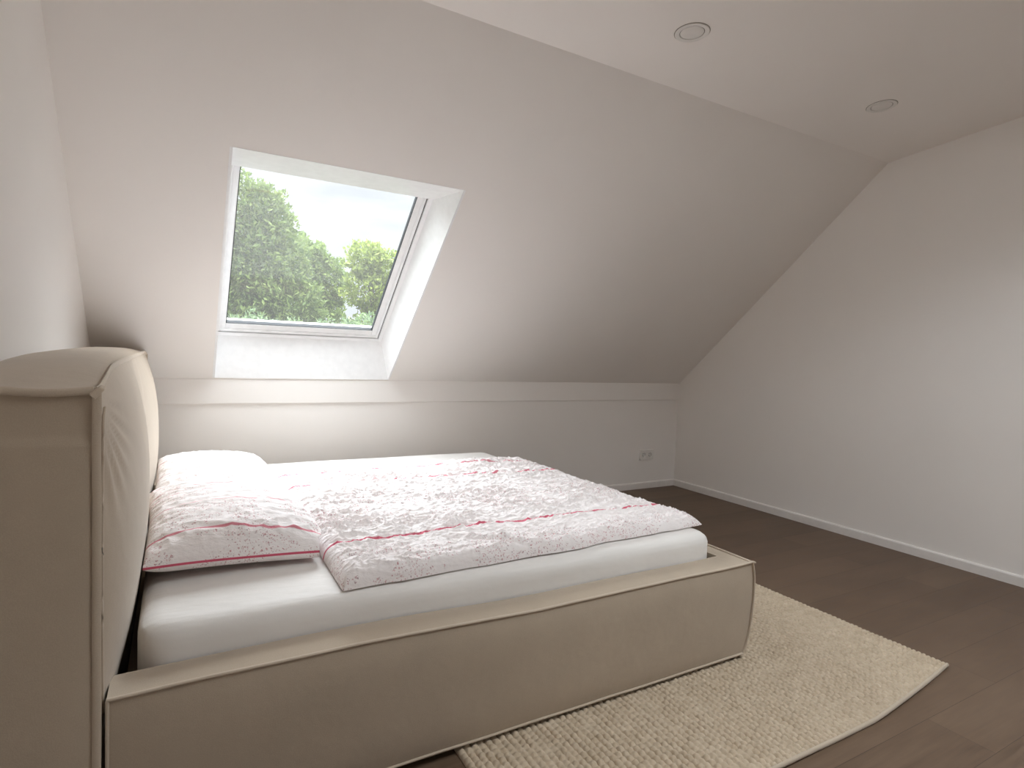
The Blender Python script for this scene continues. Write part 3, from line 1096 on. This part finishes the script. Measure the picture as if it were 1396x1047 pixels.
for cx in (-.0365, .0365):
    V, F = [], []
    seg = 32
    prof = [(.0255, -.0172), (.0215, -.0172), (.0200, -.0162), (.0195, -.0012), (.0001, -.0012)]
    for r, dy in prof:
        for i in range(seg):
            a = 2 * PI * i / seg
            V.append((sx + cx + r * math.cos(a), YK + dy, sz + r * math.sin(a)))
    for k in range(len(prof) - 1):
        for i in range(seg):
            j = (i + 1) % seg
            F.append((k * seg + i, k * seg + j, (k + 1) * seg + j, (k + 1) * seg + i))
    ins = build('socket_insert', V, F, PLASTIC, so, sharp=40)
    for hz in (-.0095, .0095):
        V, F = [], []
        for k, (r, dy) in enumerate([(.0042, -.0013), (.0042, -.0020), (.0001, -.0021)]):
            for i in range(14):
                a = 2 * PI * i / 14
                V.append((sx + cx + r * math.cos(a), YK + dy, sz + hz + r * math.sin(a)))
        for k in range(2):
            for i in range(14):
                j = (i + 1) % 14
                F.append((k * 14 + i, k * 14 + j, (k + 1) * 14 + j, (k + 1) * 14 + i))
        build('pin_hole_shade', V, F, DARK, ins)  # dark disc put in for the shade inside the hole
    for hz in (-.0185, .0185):
        MB().box(sx + cx - .0025, sx + cx + .0025, YK - .015, YK - .004, sz + hz - .0012, sz + hz + .0012).build('earth_clip', METAL_SHADE, ins, smooth=False)
# ------------------------------------------------------------------ downlights
def lathe(prof, c, seg=64):
    V, F = [], []
    for r, z in prof:
        for i in range(seg):
            a = 2 * PI * i / seg
            V.append((c[0] + r * math.cos(a), c[1] + r * math.sin(a), c[2] + z))
    for k in range(len(prof) - 1):
        for i in range(seg):
            j = (i + 1) % seg
            F.append((k * seg + i, k * seg + j, (k + 1) * seg + j, (k + 1) * seg + i))
    return V, F
def downlight(x, y, label):
    z = ceil_z(x, y)
    e = empty('recessed_downlight', (x, y, z))
    tag(e, label, 'ceiling light', 'recessed ceiling lights')
    gx = (ceil_z(x + .05, y) - ceil_z(x - .05, y)) / .1
    gy = (ceil_z(x, y + .05) - ceil_z(x, y - .05)) / .1
    def put(name, prof, mat):
        V, F = lathe(prof, (x, y, z))
        V = [(a, b, c + gx * (a - x) + gy * (b - y)) for a, b, c in V]
        return build(name, V, F, mat, e, sharp=30)
    put('trim_ring', [(.0700, .002), (.0712, -.0035), (.0690, -.0050), (.0530, -.0035), (.0515, -.0020), (.0512, .002)], PLASTIC)
    put('diffuser', [(.0485, .0015), (.0485, -.0022), (.0460, -.0036), (.0001, -.0042)], PLASTIC)
    put('gap_shade_ring', [(.0520, -.0003), (.0475, -.0003)], METAL_SHADE)  # dark ring painted in as the shade between rim and diffuser
    put('rim_shade_ring', [(.0735, -.0002), (.0735, -.0012), (.0700, -.0012)], METAL_SHADE)  # dark ring painted in as a line of shade around the rim
    return e
downlight(1.878, 1.873, 'round recessed ceiling downlight nearer the skylight')
downlight(3.277, 1.857, 'round recessed ceiling downlight nearer the right gable wall')

# ------------------------------------------------------------------ outside
def lawn():
    m, nt, b = new_mat('lawn_green')
    v = coords(nt)
    L(nt, ramp(nt, noise_tex(nt, v, .6, 4), [(.3, (.035, .055, .02)), (.7, (.06, .085, .03))]), b.inputs['Base Color'])
    b.inputs['Roughness'].default_value = .9
    V, F = [], []
    n = 24
    for j in range(n + 1):
        for i in range(n + 1):
            x = -150 + 340 * i / n; y = 4.6 + 260 * j / n
            V.append((x, y, -5.2 + .25 * float(noise2(np.array([x * .05]), np.array([y * .05]))[0])))
    for j in range(n):
        for i in range(n):
            a = j * (n + 1) + i
            F.append((a, a + 1, a + n + 2, a + n + 1))
    return structure(build('ground', V, F, m), 'lawn outside the house')
lawn()
BARK, bnt, bb = new_mat('tree_bark')
bv = coords(bnt, (4, 4, 1))
L(bnt, ramp(bnt, noise_tex(bnt, bv, 6, 4), [(.3, (.05, .038, .028)), (.7, (.11, .085, .06))]), bb.inputs['Base Color'])
bb.inputs['Roughness'].default_value = .9

def foliage(blobs, size, seed, long=2.2, droop=.2):
    r = np.random.default_rng(seed)
    P = []
    for (cx, cy, cz, rx, ry, rz, n) in blobs:
        n = int(n * 1.55)
        d = r.normal(size=(n, 3)); d /= np.linalg.norm(d, axis=1)[:, None]
        rad = r.uniform(.55, 1.06, n) ** .6
        # lumpy outline: sub-clumps
        lump = 1 + .16 * np.sin(d[:, 0] * 7 + seed) * np.sin(d[:, 2] * 9 + seed * 2) + .08 * np.sin(d[:, 0] * 17 + d[:, 2] * 13)
        q = d * (rad * lump)[:, None] * np.array([rx, ry, rz]) + np.array([cx, cy, cz])
        P.append(np.concatenate([q, d], 1))
    P = np.concatenate(P)
    n = len(P)
    c, out = P[:, :3], P[:, 3:]
    ax = r.normal(size=(n, 3)) + out * 1.1 + np.array([0, 0, .25 - droop])
    ax /= np.linalg.norm(ax, axis=1)[:, None]
    sd = np.cross(ax, r.normal(size=(n, 3))); sd /= np.linalg.norm(sd, axis=1)[:, None]
    nm = np.cross(ax, sd)
    s = size * r.uniform(.6, 1.3, n)[:, None]
    A = c - ax * s * long * .5
    B = c + sd * s * .5 + nm * s * .12
    C_ = c + ax * s * long * .5
    D = c - sd * s * .5 + nm * s * .12
    V = np.stack([A, B, C_, D], 1).reshape(-1, 3)
    b = np.arange(n)[:, None] * 4
    F = np.concatenate([b + np.array([[0, 1, 2]]), b + np.array([[0, 2, 3]])])
    return V, F
def tree(name, label, cat, base, height, blobs, mat, size, seed, trunk=.16, long=2.2, grp=None, limbs=8):
    e = empty(name, base)
    tag(e, label, cat, grp)
    V, F = foliage(blobs, size, seed, long)
    me = bpy.data.meshes.new('foliage')
    me.from_pydata((V - np.array(base)).tolist(), [], F.tolist())
    me.materials.append(mat)
    o = bpy.data.objects.new('foliage', me)
    link(o, e)
    mb = MB()
    r = random.Random(seed)
    def limb(a, b, ra, rb, n=6):
        a, b = np.array(a, float), np.array(b, float)
        t = (b - a) / np.linalg.norm(b - a)
        s = np.cross(t, (0.3, .9, .1)); s /= np.linalg.norm(s); w = np.cross(t, s)
        V, F = [], []
        k = 7
        for i in range(n + 1):
            u = i / n
            p = a + (b - a) * u + s * .05 * math.sin(u * 5 + seed) * np.linalg.norm(b - a) * .3
            for j in range(k):
                g = 2 * PI * j / k
                V.append(p + (s * math.cos(g) + w * math.sin(g)) * (ra + (rb - ra) * u))
        for i in range(n):
            for j in range(k):
                F.append((i * k + j, i * k + (j + 1) % k, (i + 1) * k + (j + 1) % k, (i + 1) * k + j))
        mb.add(V, F)
    top = (base[0], base[1], base[2] + height * .93)
    limb(base, top, trunk, trunk * .25, 10)
    for i in range(limbs):
        h = r.uniform(.3, .85)
        bl = r.choice(blobs)
        st_ = (base[0], base[1], base[2] + height * h)
        limb(st_, (bl[0] + r.uniform(-.5, .5) * bl[3], bl[1] + r.uniform(-.5, .5) * bl[4], max(bl[2], st_[2] + .3)), trunk * .45, trunk * .1, 5)
    mb.build('trunk', BARK, e, sharp=80)
    return e
G1 = leaf_mat('pine_leaf', (0.071, 0.110, 0.036), (0.121, 0.169, 0.048), (0.190, 0.246, 0.074))
G2 = leaf_mat('maple_leaf', (0.078, 0.119, 0.034), (0.132, 0.188, 0.046), (0.202, 0.259, 0.069))
G3 = leaf_mat('lime_leaf', (0.127, 0.175, 0.038), (0.207, 0.265, 0.053), (0.300, 0.349, 0.089))
G4 = leaf_mat('hedge_leaf', (0.081, 0.127, 0.061), (0.127, 0.188, 0.086), (0.190, 0.259, 0.121))

tree('tree', 'tall dense green tree at the left of the skylight view', 'tree', (1.55, 16.5, -5.2), 10.6,
     [(1.55, 16.5, 4.2, .75, .8, 1.2, 2600), (2.0, 16.4, 4.25, .62, .8, .95, 1900), (1.95, 16.4, 3.3, 1.1, 1.1, 1.3, 3900), (1.2, 16.6, 2.8, 1.1, 1.2, 1.5, 3800), (2.2, 16.3, 2.2, 1.2, 1.2, 1.2, 4200), (1.3, 16.4, 1.0, 1.5, 1.3, 1.6, 4200), (1.6, 16.5, -.9, 1.7, 1.5, 1.6, 3000)],
     G1, .058, 3, .2, 2.8, 'trees outside the skylight')
tree('tree', 'mid green bushy tree in the middle of the skylight view', 'tree', (3.61, 20.6, -5.2), 9.4,
     [(3.49, 20.6, 3.8, 1.01, 0.9, 1.01, 3400), (4.2, 20.48, 3.33, 0.89, 0.9, 1.01, 3000), (3.2, 20.6, 2.5, 1.3, 1.1, 1.42, 4200), (4.03, 20.48, 1.67, 1.18, 1.1, 1.3, 3400), (3.43, 20.6, 0.13, 1.78, 1.4, 1.66, 3600)],
     G2, .070, 5, .17, 2.4, 'trees outside the skylight')
tree('tree', 'yellow green loose leaved tree at the right of the skylight view', 'tree', (4.9, 16.0, -5.2), 8.8,
     [(4.45, 16.0, 3.55, .55, .6, .5, 900), (4.95, 16.0, 3.3, .65, .6, .6, 1100), (4.55, 16.0, 2.75, .70, .7, .55, 1000), (5.2, 15.9, 2.5, .6, .7, .7, 1000), (4.9, 16.0, 1.7, .8, .8, .6, 900)],
     G3, .066, 8, .12, 2.2, 'trees outside the skylight')
tree('shrub', 'grey green shrub low at the left in the skylight view', 'shrub', (1.6, 13.2, -5.2), 6.6,
     [(1.2, 13.2, .95, .9, .8, .85, 2600), (2.0, 13.3, .8, .9, .8, .9, 2600), (1.5, 13.2, -.6, 1.4, 1.0, 1.3, 2400)], G4, .048, 12, .1, 2.2, 'shrubs outside the skylight')
tree('shrub', 'light green shrub low at the right in the skylight view', 'shrub', (2.85, 10.6, -5.2), 6.6,
     [(2.35, 10.6, .95, .7, .6, .62, 2200), (3.05, 10.6, 1.12, .66, .6, .62, 2200), (2.75, 10.6, -.2, 1.1, .8, 1.0, 2200)], G4, .048, 15, .1, 2.2, 'shrubs outside the skylight')

# ------------------------------------------------------------------ sky: overcast, far brighter overhead than at the horizon
HOR, ZEN, GLOW = 0.79, 9.2, 11.2
wd = bpy.data.worlds.new('overcast_sky')
scene.world = wd
wd.use_nodes = True
nt = wd.node_tree
for n in list(nt.nodes):
    nt.nodes.remove(n)
out = N(nt, 'ShaderNodeOutputWorld')
bg = N(nt, 'ShaderNodeBackground')
L(nt, bg.outputs[0], out.inputs[0])
tc = N(nt, 'ShaderNodeTexCoord')
sep = N(nt, 'ShaderNodeSeparateXYZ')
L(nt, tc.outputs['Generated'], sep.inputs[0])
z = sep.outputs['Z']
up_ = N(nt, 'ShaderNodeMapRange', interpolation_type='SMOOTHSTEP')
up_.inputs['From Min'].default_value = .29
up_.inputs['From Max'].default_value = .56
up_.inputs['To Min'].default_value = 0
up_.inputs['To Max'].default_value = 1
L(nt, z, up_.inputs['Value'])
mp = N(nt, 'ShaderNodeMapping')
mp.inputs['Scale'].default_value = (1, 1, 3.2)
L(nt, tc.outputs['Generated'], mp.inputs['Vector'])
cl = noise_tex(nt, mp.outputs[0], 5.5, 4, .5)
cc = ramp(nt, cl, [(.34, (.75, .79, .86)), (.56, (.965, 1, 1.05))])
mul = N(nt, 'ShaderNodeVectorMath', operation='SCALE')
L(nt, cc, mul.inputs[0])
below = math_n(nt, 'GREATER_THAN', z, -.03)
# broad bright lobe added to the sky to carry light deeper indoors
gd = Vector((.20, .70, .66)).normalized()
dt = N(nt, 'ShaderNodeVectorMath', operation='DOT_PRODUCT')
L(nt, tc.outputs['Generated'], dt.inputs[0])
dt.inputs[1].default_value = gd
lobe = math_n(nt, 'POWER', math_n(nt, 'MAXIMUM', dt.outputs['Value'], 0.0), 3.0)
amt = math_n(nt, 'ADD', math_n(nt, 'MULTIPLY', lobe, GLOW), ZEN)
st1 = math_n(nt, 'ADD', math_n(nt, 'MULTIPLY', up_.outputs[0], amt), HOR)
st2 = math_n(nt, 'ADD', math_n(nt, 'MULTIPLY', st1, below), .08)
L(nt, st2, mul.inputs['Scale'])
L(nt, mul.outputs[0], bg.inputs['Color'])
bg.inputs['Strength'].default_value = 1.0
try:
    wd.cycles.sampling_method = 'MANUAL'
    wd.cycles.sample_map_resolution = 512
except Exception:
    pass
# sampling portal in the window opening
def portal(c, normal, sx_, sy_):
    pl = bpy.data.lights.new('sky_portal', 'AREA')
    pl.shape = 'RECTANGLE'
    pl.size, pl.size_y = sx_, sy_
    pl.cycles.is_portal = True
    po = bpy.data.objects.new('sky_portal', pl)
    zaxis = Vector(normal)           # light shines along -z, into the room
    xaxis = Vector((1, 0, 0))
    Mp = Matrix((xaxis, zaxis.cross(xaxis), zaxis)).transposed().to_4x4()
    Mp.translation = Vector(c)
    po.matrix_world = Mp
    COL.objects.link(po)
portal(sp((OX0 + OX1) / 2, (OS0 + OS1) / 2, RT + .03), SN, OX1 - OX0, OS1 - OS0)
for x0, x1 in REAR:
    portal(rp((x0 + x1) / 2, (RS0 + RS1) / 2, .23), RSN, x1 - x0, RS1 - RS0)
portal(((RL[0] + RL[1]) / 2, (RL[2] + RL[3]) / 2, ZT + .08), (0, 0, 1), RL[1] - RL[0], RL[3] - RL[2])

# ------------------------------------------------------------------ view
vs = scene.view_settings
vs.view_transform = 'Standard'
vs.look = 'None'
vs.gamma = 1
vs.exposure = 0.15
vs.use_curve_mapping = False
cy = scene.cycles
cy.use_denoising = True
cy.max_bounces = 14
cy.diffuse_bounces = 8
cy.glossy_bounces = 4
cy.transparent_max_bounces = 12
cy.sample_clamp_indirect = 6
cy.caustics_reflective = False
cy.caustics_refractive = False
